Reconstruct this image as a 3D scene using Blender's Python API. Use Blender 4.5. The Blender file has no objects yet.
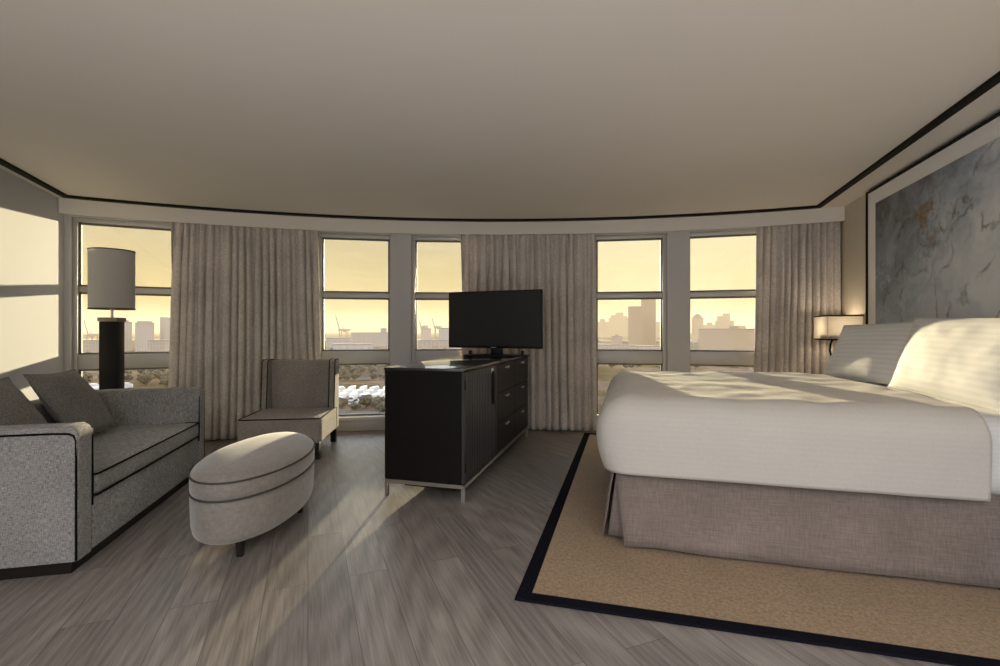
import bpy, bmesh, math, random
from mathutils import Vector, Matrix, noise
random.seed(7)
SC = bpy.context.scene
COL = SC.collection
F, HZ, CAMH = 480.0, 330.0, 1.2          # focal length in px, horizon row, eye height
R_SOF, R_CUR, R_PIL, R_WIN = 9.20, 9.268, 9.335, 9.43
CY = -3.53                                # centre of the curved facade is (0, CY)
Z_CEIL, Z_SOF = 2.475, 2.33

# ------------------------------------------------------------------ helpers
def link(name, bm, mat, parent=None, smooth=True, loc=None, rotz=0.0, angle=40):
    me = bpy.data.meshes.new(name)
    bmesh.ops.recalc_face_normals(bm, faces=bm.faces[:])
    bm.to_mesh(me); bm.free()
    if smooth:
        me.polygons.foreach_set('use_smooth', [True] * len(me.polygons))
        try: me.set_sharp_from_angle(angle=math.radians(angle))
        except Exception: pass
    o = bpy.data.objects.new(name, me)
    for m in (mat if isinstance(mat, (list, tuple)) else [mat]): me.materials.append(m)
    COL.objects.link(o)
    if parent: o.parent = parent
    if loc is not None: o.location = loc
    o.rotation_euler.z = rotz
    return o

def tag(o, label=None, cat=None, group=None, kind=None):
    if label: o['label'] = label
    if cat: o['category'] = cat
    if group: o['group'] = group
    if kind: o['kind'] = kind
    return o

def empty(name, loc, rotz=0.0, **k):
    o = bpy.data.objects.new(name, None)
    o.empty_display_size = 0.1
    COL.objects.link(o); o.location = loc; o.rotation_euler.z = rotz
    return tag(o, **k)

def add_box(bm, x0, x1, y0, y1, z0, z1, bev=0.0, seg=2, mat=0, M=None):
    vs = [bm.verts.new((x, y, z)) for z in (z0, z1) for y in (y0, y1) for x in (x0, x1)]
    fs = [bm.faces.new([vs[i] for i in q]) for q in
          ((0, 2, 3, 1), (4, 5, 7, 6), (0, 1, 5, 4), (2, 6, 7, 3), (0, 4, 6, 2), (1, 3, 7, 5))]
    for f in fs: f.material_index = mat
    if bev > 0:
        es = {e for f in fs for e in f.edges}
        r = bmesh.ops.bevel(bm, geom=list(es), offset=bev, segments=seg, affect='EDGES', profile=0.5)
        vs = list({v for f in r['faces'] for v in f.verts} | {v for v in vs if v.is_valid})
        for f in r['faces']: f.material_index = mat
    if M is not None:
        bmesh.ops.transform(bm, matrix=M, verts=vs)
    return vs

def box(*a, **k):
    bm = bmesh.new(); add_box(bm, *a, **k); return bm

def add_tube(bm, pts, r, n=8, closed=False, caps=True, up=None):
    pts = [Vector(p) for p in pts]
    N = len(pts); rings = []
    prev = None
    for i, p in enumerate(pts):
        if closed: t = pts[(i + 1) % N] - pts[i - 1]
        else: t = pts[min(i + 1, N - 1)] - pts[max(i - 1, 0)]
        t.normalize()
        if prev is None:
            a = Vector((0, 0, 1)) if abs(t.z) < .9 else Vector((1, 0, 0))
            prev = (a - t * a.dot(t)).normalized()
        else:
            prev = (prev - t * prev.dot(t)).normalized()
        b = t.cross(prev)
        rr = r[i] if isinstance(r, (list, tuple)) else r
        rings.append([bm.verts.new(p + (prev * math.cos(k * 2 * math.pi / n) + b * math.sin(k * 2 * math.pi / n)) * rr) for k in range(n)])
    for i in range(N if closed else N - 1):
        A, B = rings[i], rings[(i + 1) % N]
        for k in range(n):
            bm.faces.new((A[k], A[(k + 1) % n], B[(k + 1) % n], B[k]))
    if caps and not closed:
        bm.faces.new(rings[0][::-1]); bm.faces.new(rings[-1])
    return rings

def tube(pts, r, n=8, closed=False):
    bm = bmesh.new(); add_tube(bm, pts, r, n, closed); return bm

def add_lathe(bm, prof, n=40, cx=0, cy=0, sx=1, sy=1, closed_prof=False):
    rings = []
    for r, z in prof:
        rings.append([bm.verts.new((cx + sx * r * math.cos(2 * math.pi * k / n), cy + sy * r * math.sin(2 * math.pi * k / n), z)) for k in range(n)])
    m = len(rings)
    for i in range(m if closed_prof else m - 1):
        A, B = rings[i], rings[(i + 1) % m]
        for k in range(n): bm.faces.new((A[k], A[(k + 1) % n], B[(k + 1) % n], B[k]))
    if not closed_prof:
        bm.faces.new(rings[0][::-1]); bm.faces.new(rings[-1])

def arcpt(th, R, z=0.0):
    return Vector((R * math.sin(th), CY + R * math.cos(th), z))

def theta_px(u, R):
    """bearing on the facade circle of the sight line through pixel column u"""
    k = (u - 500.0) / F
    a = k * k + 1; b = -2 * CY; c = CY * CY - R * R
    Y = (-b + math.sqrt(b * b - 4 * a * c)) / (2 * a)
    return math.atan2(k * Y, Y - CY)

def arc_band(bm, t0, t1, R0, R1, z0, z1, n=24):
    rings = []
    for i in range(n + 1):
        t = t0 + (t1 - t0) * i / n
        rings.append([bm.verts.new(arcpt(t, R, z)) for R, z in ((R0, z0), (R1, z0), (R1, z1), (R0, z1))])
    for A, B in zip(rings[:-1], rings[1:]):
        for k in range(4): bm.faces.new((A[k], A[(k + 1) % 4], B[(k + 1) % 4], B[k]))
    bm.faces.new(rings[0][::-1]); bm.faces.new(rings[-1])

# ------------------------------------------------------------------ materials
def new_mat(name):
    m = bpy.data.materials.new(name); m.use_nodes = True
    nt = m.node_tree; b = nt.nodes['Principled BSDF']
    return m, nt, b
def N(nt, t, **k):
    n = nt.nodes.new(t)
    for a, v in k.items():
        if hasattr(n, a): setattr(n, a, v)
    return n
def setin(n, **k):
    for a, v in k.items(): n.inputs[a.replace('_', ' ')].default_value = v
def c4(c): return (c[0], c[1], c[2], 1.0)

def plain(name, col, rough=0.5, metal=0.0, spec=0.5, var=0.06, scale=8.0, bump=0.0, coat=0.0):
    m, nt, b = new_mat(name)
    tc = N(nt, 'ShaderNodeTexCoord'); nz = N(nt, 'ShaderNodeTexNoise')
    setin(nz, Scale=scale, Detail=4.0)
    nt.links.new(tc.outputs['Object'], nz.inputs['Vector'])
    mx = N(nt, 'ShaderNodeMix', data_type='RGBA')
    mx.inputs[6].default_value = c4([v * (1 - var) for v in col]); mx.inputs[7].default_value = c4([min(1, v * (1 + var)) for v in col])
    nt.links.new(nz.outputs['Fac'], mx.inputs[0]); nt.links.new(mx.outputs[2], b.inputs['Base Color'])
    b.inputs['Roughness'].default_value = rough; b.inputs['Metallic'].default_value = metal
    b.inputs['Specular IOR Level'].default_value = spec; b.inputs['Coat Weight'].default_value = coat
    if bump:
        bp = N(nt, 'ShaderNodeBump'); setin(bp, Strength=bump, Distance=0.01)
        nt.links.new(nz.outputs['Fac'], bp.inputs['Height']); nt.links.new(bp.outputs[0], b.inputs['Normal'])
    return m

def weave(name, dark, light, s=(90, 420), bump=0.25, rough=0.9, sheen=0.15, contrast=(.3, .7), patch=0.12, axis='xyz', translucent=0.0, stripe=None):
    """cloth: two crossed, stretched noises make warp and weft threads"""
    m, nt, b = new_mat(name)
    tc = N(nt, 'ShaderNodeTexCoord')
    outs = []
    for sc in ((s[1], s[1], s[0]), (s[0], s[0], s[1])):
        mp = N(nt, 'ShaderNodeMapping'); mp.inputs['Scale'].default_value = sc
        nz = N(nt, 'ShaderNodeTexNoise'); setin(nz, Scale=1.0, Detail=2.0)
        nt.links.new(tc.outputs['Object'], mp.inputs['Vector']); nt.links.new(mp.outputs[0], nz.inputs['Vector'])
        outs.append(nz.outputs['Fac'])
    av = N(nt, 'ShaderNodeMath', operation='ADD'); nt.links.new(outs[0], av.inputs[0]); nt.links.new(outs[1], av.inputs[1])
    mr = N(nt, 'ShaderNodeMapRange'); setin(mr, From_Min=contrast[0] * 2, From_Max=contrast[1] * 2)
    nt.links.new(av.outputs[0], mr.inputs['Value'])
    mx = N(nt, 'ShaderNodeMix', data_type='RGBA'); mx.inputs[6].default_value = c4(dark); mx.inputs[7].default_value = c4(light)
    nt.links.new(mr.outputs[0], mx.inputs[0])
    pn = N(nt, 'ShaderNodeTexNoise'); setin(pn, Scale=3.0, Detail=3.0); nt.links.new(tc.outputs['Object'], pn.inputs['Vector'])
    pr = N(nt, 'ShaderNodeMapRange'); setin(pr, From_Min=.3, From_Max=.7, To_Min=1 - patch, To_Max=1 + patch); nt.links.new(pn.outputs['Fac'], pr.inputs['Value'])
    mul = N(nt, 'ShaderNodeMix', data_type='RGBA', blend_type='MULTIPLY'); mul.inputs[0].default_value = 1.0
    nt.links.new(mx.outputs[2], mul.inputs[6]); nt.links.new(pr.outputs[0], mul.inputs[7])
    colour = mul.outputs[2]
    bp = N(nt, 'ShaderNodeBump'); setin(bp, Strength=bump, Distance=0.004)
    height = av.outputs[0]
    if stripe:
        wv = N(nt, 'ShaderNodeTexWave', bands_direction=stripe[0]); setin(wv, Scale=stripe[1], Distortion=0.0)
        nt.links.new(tc.outputs['Object'], wv.inputs['Vector'])
        sr = N(nt, 'ShaderNodeMapRange'); setin(sr, From_Min=.42, From_Max=.58, To_Min=1 - stripe[2], To_Max=1.0); nt.links.new(wv.outputs['Fac'], sr.inputs['Value'])
        m2 = N(nt, 'ShaderNodeMix', data_type='RGBA', blend_type='MULTIPLY'); m2.inputs[0].default_value = 1.0
        nt.links.new(colour, m2.inputs[6]); nt.links.new(sr.outputs[0], m2.inputs[7]); colour = m2.outputs[2]
    nt.links.new(height, bp.inputs['Height'])
    nt.links.new(colour, b.inputs['Base Color']); nt.links.new(bp.outputs[0], b.inputs['Normal'])
    b.inputs['Roughness'].default_value = rough; b.inputs['Sheen Weight'].default_value = sheen; b.inputs['Specular IOR Level'].default_value = 0.2
    if translucent:
        tr = N(nt, 'ShaderNodeBsdfTranslucent'); nt.links.new(colour, tr.inputs['Color'])
        ms = N(nt, 'ShaderNodeMixShader'); ms.inputs[0].default_value = translucent
        out = nt.nodes['Material Output']
        nt.links.new(b.outputs[0], ms.inputs[1]); nt.links.new(tr.outputs[0], ms.inputs[2]); nt.links.new(ms.outputs[0], out.inputs['Surface'])
    return m

def floor_mat():
    m, nt, b = new_mat('oak_plank')
    tc = N(nt, 'ShaderNodeTexCoord'); mp = N(nt, 'ShaderNodeMapping')
    mp.inputs['Rotation'].default_value = (0, 0, -math.atan2(1, -0.40))
    nt.links.new(tc.outputs['Object'], mp.inputs['Vector'])
    br = N(nt, 'ShaderNodeTexBrick'); br.offset = 0.37; br.offset_frequency = 2
    setin(br, Scale=1.0, Brick_Width=1.5, Row_Height=0.185, Mortar_Size=0.0016, Mortar_Smooth=0.3, Bias=0.0)
    br.inputs['Color1'].default_value = (0, 0, 0, 1); br.inputs['Color2'].default_value = (1, 1, 1, 1); br.inputs['Mortar'].default_value = (.5, .5, .5, 1)
    nt.links.new(mp.outputs[0], br.inputs['Vector'])
    # grain, shifted per plank
    mul = N(nt, 'ShaderNodeVectorMath', operation='MULTIPLY'); mul.inputs[1].default_value = (1.1, 17.0, 1)
    nt.links.new(mp.outputs[0], mul.inputs[0])
    sh = N(nt, 'ShaderNodeVectorMath', operation='MULTIPLY'); sh.inputs[1].default_value = (37.0, 11.0, 19.0)
    nt.links.new(br.outputs['Color'], sh.inputs[0])
    ad = N(nt, 'ShaderNodeVectorMath', operation='ADD'); nt.links.new(mul.outputs[0], ad.inputs[0]); nt.links.new(sh.outputs[0], ad.inputs[1])
    nz = N(nt, 'ShaderNodeTexNoise'); setin(nz, Scale=1.0, Detail=5.0, Roughness=0.62, Distortion=1.1); nt.links.new(ad.outputs[0], nz.inputs['Vector'])
    # cathedral rings
    wv = N(nt, 'ShaderNodeTexWave', wave_type='RINGS', rings_direction='Z'); setin(wv, Scale=1.6, Distortion=5.0, Detail=2.0, Detail_Scale=0.7)
    m3 = N(nt, 'ShaderNodeVectorMath', operation='MULTIPLY'); m3.inputs[1].default_value = (.55, 7.0, 1); nt.links.new(mp.outputs[0], m3.inputs[0])
    a3 = N(nt, 'ShaderNodeVectorMath', operation='ADD'); nt.links.new(m3.outputs[0], a3.inputs[0]); nt.links.new(sh.outputs[0], a3.inputs[1])
    nt.links.new(a3.outputs[0], wv.inputs['Vector'])
    fine = N(nt, 'ShaderNodeTexNoise'); setin(fine, Scale=1.0, Detail=3.0)
    m4 = N(nt, 'ShaderNodeVectorMath', operation='MULTIPLY'); m4.inputs[1].default_value = (5.0, 130.0, 1); nt.links.new(mp.outputs[0], m4.inputs[0]); nt.links.new(m4.outputs[0], fine.inputs['Vector'])
    rp = N(nt, 'ShaderNodeValToRGB'); e = rp.color_ramp.elements
    e[0].position = .32; e[0].color = FLOOR_D; e[1].position = .83; e[1].color = FLOOR_L
    mm = e.__class__
    s1 = N(nt, 'ShaderNodeMath', operation='MULTIPLY'); s1.inputs[1].default_value = .62; nt.links.new(nz.outputs['Fac'], s1.inputs[0])
    s2 = N(nt, 'ShaderNodeMath', operation='MULTIPLY_ADD'); s2.inputs[1].default_value = .11; nt.links.new(wv.outputs['Fac'], s2.inputs[0]); nt.links.new(s1.outputs[0], s2.inputs[2])
    s3 = N(nt, 'ShaderNodeMath', operation='MULTIPLY_ADD'); s3.inputs[1].default_value = .42; nt.links.new(fine.outputs['Fac'], s3.inputs[0]); nt.links.new(s2.outputs[0], s3.inputs[2])
    nt.links.new(s3.outputs[0], rp.inputs[0])
    pv = N(nt, 'ShaderNodeMapRange'); setin(pv, To_Min=.86, To_Max=1.14); nt.links.new(br.outputs['Color'], pv.inputs['Value'])
    mx = N(nt, 'ShaderNodeMix', data_type='RGBA', blend_type='MULTIPLY'); mx.inputs[0].default_value = 1
    nt.links.new(rp.outputs[0], mx.inputs[6]); nt.links.new(pv.outputs[0], mx.inputs[7])
    gp = N(nt, 'ShaderNodeMix', data_type='RGBA'); gp.inputs[7].default_value = (.035, .03, .026, 1)
    gm = N(nt, 'ShaderNodeMath', operation='MULTIPLY'); gm.inputs[1].default_value = .75; nt.links.new(br.outputs['Fac'], gm.inputs[0])
    nt.links.new(gm.outputs[0], gp.inputs[0]); nt.links.new(mx.outputs[2], gp.inputs[6])
    nt.links.new(gp.outputs[2], b.inputs['Base Color'])
    rr = N(nt, 'ShaderNodeMapRange'); setin(rr, To_Min=.30, To_Max=.48); nt.links.new(nz.outputs['Fac'], rr.inputs['Value']); nt.links.new(rr.outputs[0], b.inputs['Roughness'])
    bp = N(nt, 'ShaderNodeBump'); setin(bp, Strength=.16, Distance=.004); nt.links.new(s3.outputs[0], bp.inputs['Height']); nt.links.new(bp.outputs[0], b.inputs['Normal'])
    b.inputs['Specular IOR Level'].default_value = .5
    return m

def art_mat():
    m, nt, b = new_mat('poured_paint')
    L = nt.links.new
    tc = N(nt, 'ShaderNodeTexCoord')
    wn = N(nt, 'ShaderNodeTexNoise'); setin(wn, Scale=1.9, Detail=7.0); L(tc.outputs['Object'], wn.inputs['Vector'])
    wa = N(nt, 'ShaderNodeVectorMath', operation='MULTIPLY_ADD'); wa.inputs[1].default_value = (.95, .95, .95); L(wn.outputs['Color'], wa.inputs[0]); L(tc.outputs['Object'], wa.inputs[2])
    n1 = N(nt, 'ShaderNodeTexNoise'); setin(n1, Scale=1.5, Detail=8.0, Roughness=.62, Distortion=.8); L(wa.outputs[0], n1.inputs['Vector'])
    sep = N(nt, 'ShaderNodeSeparateXYZ'); L(tc.outputs['Object'], sep.inputs[0])
    # the painting pales towards its lower right half
    g = N(nt, 'ShaderNodeMath', operation='MULTIPLY_ADD'); g.inputs[1].default_value = .17; g.inputs[2].default_value = .02; L(sep.outputs['X'], g.inputs[0])
    g2 = N(nt, 'ShaderNodeMath', operation='MULTIPLY_ADD'); g2.inputs[1].default_value = -.20; L(sep.outputs['Z'], g2.inputs[0]); L(g.outputs[0], g2.inputs[2])
    g3 = N(nt, 'ShaderNodeMath', operation='ADD'); L(g2.outputs[0], g3.inputs[0]); g3.inputs[1].default_value = .27
    s = N(nt, 'ShaderNodeMath', operation='ADD'); L(n1.outputs['Fac'], s.inputs[0]); L(g3.outputs[0], s.inputs[1])
    rp = N(nt, 'ShaderNodeValToRGB'); L(s.outputs[0], rp.inputs[0])
    el = rp.color_ramp.elements
    stops = ((.22, (.05, .055, .064)), (.36, (.155, .15, .15)), (.47, (.235, .27, .32)), (.58, (.36, .41, .47)), (.70, (.54, .575, .61)), (.85, (.70, .72, .73)))
    el[0].position, el[0].color = stops[0][0], c4(stops[0][1]); el[1].position, el[1].color = stops[-1][0], c4(stops[-1][1])
    for p, c in stops[1:-1]:
        q = el.new(p); q.color = c4(c)
    # dark veins where two paints meet
    vo = N(nt, 'ShaderNodeTexVoronoi', feature='DISTANCE_TO_EDGE'); setin(vo, Scale=1.9); L(wa.outputs[0], vo.inputs['Vector'])
    vr = N(nt, 'ShaderNodeMapRange'); setin(vr, From_Min=.0, From_Max=.04, To_Min=.7, To_Max=0.0); L(vo.outputs['Distance'], vr.inputs['Value'])
    vn = N(nt, 'ShaderNodeTexNoise'); setin(vn, Scale=7.0, Detail=6.0); L(tc.outputs['Object'], vn.inputs['Vector'])
    vm = N(nt, 'ShaderNodeMapRange'); setin(vm, From_Min=.42, From_Max=.62); L(vn.outputs['Fac'], vm.inputs['Value'])
    vv = N(nt, 'ShaderNodeMath', operation='MULTIPLY'); L(vr.outputs[0], vv.inputs[0]); L(vm.outputs[0], vv.inputs[1])
    m1 = N(nt, 'ShaderNodeMix', data_type='RGBA'); m1.inputs[7].default_value = (.03, .035, .045, 1); L(vv.outputs[0], m1.inputs[0]); L(rp.outputs[0], m1.inputs[6])
    # ochre drips in a patch at the upper middle
    dv = N(nt, 'ShaderNodeVectorMath', operation='SUBTRACT'); dv.inputs[1].default_value = (.98, 0, 2.02); L(tc.outputs['Object'], dv.inputs[0])
    ds = N(nt, 'ShaderNodeVectorMath', operation='MULTIPLY'); ds.inputs[1].default_value = (2.2, 0, 1.9); L(dv.outputs[0], ds.inputs[0])
    dl = N(nt, 'ShaderNodeVectorMath', operation='LENGTH'); L(ds.outputs[0], dl.inputs[0])
    dr = N(nt, 'ShaderNodeMapRange'); setin(dr, From_Min=.0, From_Max=1.2, To_Min=.14, To_Max=-.2); L(dl.outputs['Value'], dr.inputs['Value'])
    on = N(nt, 'ShaderNodeTexNoise'); setin(on, Scale=11.0, Detail=8.0, Roughness=.65); L(tc.outputs['Object'], on.inputs['Vector'])
    oa = N(nt, 'ShaderNodeMath', operation='ADD'); L(on.outputs['Fac'], oa.inputs[0]); L(dr.outputs[0], oa.inputs[1])
    om = N(nt, 'ShaderNodeMapRange'); setin(om, From_Min=.55, From_Max=.68, To_Max=.8); L(oa.outputs[0], om.inputs['Value'])
    m2 = N(nt, 'ShaderNodeMix', data_type='RGBA'); m2.inputs[7].default_value = (.22, .12, .035, 1); L(om.outputs[0], m2.inputs[0]); L(m1.outputs[2], m2.inputs[6])
    L(m2.outputs[2], b.inputs['Base Color']); b.inputs['Roughness'].default_value = .55
    bp = N(nt, 'ShaderNodeBump'); setin(bp, Strength=.15, Distance=.004); L(n1.outputs['Fac'], bp.inputs['Height']); L(bp.outputs[0], b.inputs['Normal'])
    return m

def glass_mat():
    m = bpy.data.materials.new('clear_glass'); m.use_nodes = True
    nt = m.node_tree; nt.nodes.remove(nt.nodes['Principled BSDF'])
    tr = N(nt, 'ShaderNodeBsdfTransparent'); tr.inputs[0].default_value = (.97, .975, .965, 1)
    gl = N(nt, 'ShaderNodeBsdfGlossy'); gl.inputs['Roughness'].default_value = 0.0
    fr = N(nt, 'ShaderNodeFresnel'); fr.inputs[0].default_value = 1.35
    ms = N(nt, 'ShaderNodeMixShader')
    nt.links.new(fr.outputs[0], ms.inputs[0]); nt.links.new(tr.outputs[0], ms.inputs[1]); nt.links.new(gl.outputs[0], ms.inputs[2])
    nt.links.new(ms.outputs[0], nt.nodes['Material Output'].inputs['Surface'])
    return m

def facade_mat(name, wall, win, sx=3.4, sz=3.2, rough=.8):
    """plaster with rows of window bands"""
    m, nt, b = new_mat(name)
    tc = N(nt, 'ShaderNodeTexCoord'); sp = N(nt, 'ShaderNodeSeparateXYZ'); nt.links.new(tc.outputs['Object'], sp.inputs[0])
    ad = N(nt, 'ShaderNodeMath', operation='ADD'); nt.links.new(sp.outputs[0], ad.inputs[0]); nt.links.new(sp.outputs[1], ad.inputs[1])
    fs = []
    for o, s, f in ((ad.outputs[0], sx, .45), (sp.outputs[2], sz, .5)):
        d = N(nt, 'ShaderNodeMath', operation='DIVIDE'); d.inputs[1].default_value = s; nt.links.new(o, d.inputs[0])
        fr = N(nt, 'ShaderNodeMath', operation='FRACT'); nt.links.new(d.outputs[0], fr.inputs[0])
        lt = N(nt, 'ShaderNodeMath', operation='LESS_THAN'); lt.inputs[1].default_value = f; nt.links.new(fr.outputs[0], lt.inputs[0]); fs.append(lt.outputs[0])
    mu = N(nt, 'ShaderNodeMath', operation='MULTIPLY'); nt.links.new(fs[0], mu.inputs[0]); nt.links.new(fs[1], mu.inputs[1])
    mx = N(nt, 'ShaderNodeMix', data_type='RGBA'); mx.inputs[6].default_value = c4(wall); mx.inputs[7].default_value = c4(win)
    nt.links.new(mu.outputs[0], mx.inputs[0]); nt.links.new(mx.outputs[2], b.inputs['Base Color'])
    b.inputs['Roughness'].default_value = rough
    return m

FLOOR_D = (.100, .085, .074, 1); FLOOR_L = (.345, .308, .275, 1)
MT = dict(
    floor=floor_mat(), art=art_mat(), glass=glass_mat(),
    ceil=plain('ceiling_paint', (.76, .715, .64), .9, var=.02, scale=2),
    wall=plain('wall_paint', (.52, .53, .55), .85, var=.02, scale=2),
    wall_r=plain('taupe_wallpaper', (.62, .56, .46), .8, var=.04, scale=30),
    soffit=plain('soffit_paint', (.80, .76, .69), .85, var=.02, scale=2),
    pillar=plain('pillar_paint', (.58, .575, .57), .6, var=.03, scale=3),
    alu=plain('window_aluminium', (.56, .545, .52), .45, metal=.25, var=.03),
    black=plain('black_moulding', (.012, .009, .007), .6, spec=.12, var=.1),
    sofa=weave('sofa_tweed', (.125, .123, .123), (.42, .41, .40), (42, 320), .35, contrast=(.36, .64)),
    cushion=weave('cushion_tweed', (.095, .090, .084), (.25, .238, .22), (90, 360), .3, contrast=(.36, .64)),
    chair=weave('chair_linen', (.175, .157, .138), (.44, .40, .355), (70, 350), .3, contrast=(.36, .64)),
    piping=plain('black_piping', (.006, .006, .006), .8, spec=.1),
    velvet=weave('ottoman_velvet', (.19, .172, .15), (.27, .247, .215), (30, 60), .08, rough=.75, sheen=.5, patch=.10),
    curtain=weave('curtain_linen', (.54, .49, .445), (.82, .765, .715), (26, 230), .2, contrast=(.36, .64), translucent=.12),
    sheet=weave('bed_linen', (.74, .73, .71), (.80, .79, .765), (60, 200), .05, rough=.8, sheen=.1, patch=.02, stripe=('Z', 16.0, .035)),
    duvet=weave('duvet_cotton', (.61, .565, .505), (.66, .615, .555), (60, 200), .04, rough=.8, sheen=.1, patch=.02, stripe=('Z', 12.0, .018)),
    pillowcase=weave('pillowcase_satin', (.77, .76, .74), (.82, .81, .79), (60, 200), .04, rough=.75, sheen=.1, patch=.02, stripe=('Y', 8.7, .07)),
    skirt=weave('skirt_linen', (.19, .150, .125), (.275, .223, .19), (10, 190), .2, contrast=(.36, .64)),
    rug=weave('sisal', (.225, .148, .077), (.385, .27, .158), (60, 170), .5, contrast=(.36, .64), patch=.06),
    rug_edge=plain('rug_binding', (.007, .007, .011), .9, spec=.05, scale=200, bump=.3),
    darkwood=plain('black_lacquer', (.010, .008, .008), .36, spec=.12, var=.15, scale=4),
    topwood=plain('polished_black_top', (.02, .018, .018), .26, var=.1, scale=4, coat=.6),
    flute=plain('fluted_black', (.035, .032, .032), .34, spec=.5, var=.1, scale=6),
    chrome=plain('brushed_steel', (.62, .58, .53), .28, metal=1.0, var=.05),
    tvbody=plain('tv_plastic', (.006, .006, .007), .4, spec=.2),
    screen=plain('tv_screen', (.024, .024, .024), .36, spec=.3, var=.02),
    column=plain('lamp_black', (.006, .005, .007), .35, spec=.25, var=.2),
    shade=weave('lamp_shade_cloth', (.66, .65, .64), (.74, .73, .72), (80, 300), .1, patch=.03, translucent=.5),
    sconce=weave('sconce_shade_cloth', (.72, .69, .62), (.84, .81, .75), (80, 300), .08, patch=.02, translucent=.62),
    mat=plain('picture_mount', (.90, .865, .84), .8, var=.02),
    legw=plain('dark_leg', (.014, .010, .008), .5, spec=.2),
)

# ------------------------------------------------------------------ room shell
def wallL(Y): return -4.27 - .39 * (Y - 4.636)
def wallR(Y): return 2.126 + .29 * Y
YB = -0.4  # room left open behind the camera so the sky fill gets in
def poly_slab(name, z0, z1, R, mat, grow=0.0, yb=YB):
    bm = bmesh.new()
    tl, tr = math.radians(-29.5), math.radians(25.0)
    pts = [arcpt(tl + (tr - tl) * i / 48, R) for i in range(49)]
    pts += [Vector((wallR(yb) + grow, yb, 0)), Vector((wallL(yb) - grow, yb, 0))]
    a = [bm.verts.new((p.x, p.y, z0)) for p in pts]; b = [bm.verts.new((p.x, p.y, z1)) for p in pts]
    bm.faces.new(a[::-1]); bm.faces.new(b)
    for i in range(len(pts)):
        j = (i + 1) % len(pts); bm.faces.new((a[i], a[j], b[j], b[i]))
    return tag(link(name, bm, mat, smooth=False), kind='structure')
poly_slab('floor', -.15, 0, 9.75, MT['floor'], .25, yb=-1.2)
poly_slab('ceiling', Z_CEIL, Z_CEIL + .12, 9.75, MT['ceil'], .25)

def wall_prism(name, fn, y0, y1, th, mat):
    bm = bmesh.new()
    a = [(fn(y0), y0), (fn(y1), y1), (fn(y1) + th, y1), (fn(y0) + th, y0)]
    lo = [bm.verts.new((x, y, 0)) for x, y in a]; hi = [bm.verts.new((x, y, Z_CEIL)) for x, y in a]
    bm.faces.new(lo); bm.faces.new(hi)
    for i in range(4): bm.faces.new((lo[i], lo[(i + 1) % 4], hi[(i + 1) % 4], hi[i]))
    return tag(link(name, bm, mat, smooth=False), kind='structure')
wall_prism('wall_left', wallL, YB, 4.86, -.18, MT['wall'])
wall_prism('wall_right', wallR, YB, 5.22, .18, MT['wall_r'])

# window openings by their left and right edges (sight-line columns), as bearings on the facade circle
WINS = [(72, 192), (317.5, 394), (411, 487), (592, 667), (684, 768)]
PEDGE = [(70.5, 192), (317, 391), (411, 487), (589, 667.5), (690, 768)]       # edges of the pillar faces, which stand further in
WTH = [(theta_px(a, R_WIN), theta_px(b, R_WIN)) for a, b in WINS]
TL, TR = math.radians(-28.6), math.radians(23.9)
bm = bmesh.new()
edges = [TL] + [theta_px(u, R_PIL) for w in PEDGE for u in w] + [TR]
for i in range(0, len(edges), 2):
    arc_band(bm, edges[i], edges[i + 1], R_PIL, R_WIN - .036, 0.0, Z_CEIL, n=10)
jam = [TL] + [t for w in WTH for t in w] + [TR]
for i in range(0, len(jam), 2):
    arc_band(bm, jam[i], jam[i + 1], R_WIN - .037, R_WIN + .03, 0.0, Z_CEIL, n=10)
for a, b in WTH:
    arc_band(bm, a, b, R_PIL, 9.62, 2.335, Z_CEIL, n=8)
tag(link('wall_window', bm, MT['pillar'], smooth=True, angle=30), kind='structure')

# dropped soffit in front of the curtains
bm = bmesh.new(); arc_band(bm, math.radians(-27.55), math.radians(22.75), R_SOF, R_SOF + .028, Z_SOF, Z_CEIL, 48)
tag(link('trim_1', bm, MT['soffit'], angle=30), kind='structure')

# black moulding round the ceiling, following both side walls and the arc
def strip(pts, w, z0, z1):
    bm = bmesh.new(); rings = []
    n = len(pts)
    for i, p in enumerate(pts):
        d0 = (pts[i] - pts[i - 1]).normalized() if i else (pts[1] - pts[0]).normalized()
        d1 = (pts[i + 1] - pts[i]).normalized() if i < n - 1 else d0
        nn = Vector((-(d0 + d1).y, (d0 + d1).x, 0)).normalized()
        k = w / 2 / max(.3, nn.dot(Vector((-d0.y, d0.x, 0))))
        rings.append([bm.verts.new((p.x + s * nn.x * k, p.y + s * nn.y * k, z)) for s, z in ((-1, z0), (1, z0), (1, z1), (-1, z1))])
    for A, B in zip(rings[:-1], rings[1:]):
        for k in range(4): bm.faces.new((A[k], A[(k + 1) % 4], B[(k + 1) % 4], B[k]))
    bm.faces.new(rings[0]); bm.faces.new(rings[-1][::-1])
    return bm
Rt = 9.06
tl0 = math.atan2(-4.11, 4.54 - CY); tr0 = math.atan2(3.31, 5.03 - CY)
pl = arcpt(tl0, Rt); pr = arcpt(tr0, Rt)
pts = [Vector((pl.x + .39 * (pl.y - YB), YB, 0))] + [arcpt(tl0 + (tr0 - tl0) * i / 50, Rt) for i in range(51)] + [Vector((pr.x - .306 * (pr.y - YB), YB, 0))]
tag(link('trim_2', strip(pts, .05, Z_CEIL - .022, Z_CEIL), MT['black'], smooth=False), kind='structure')

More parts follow.
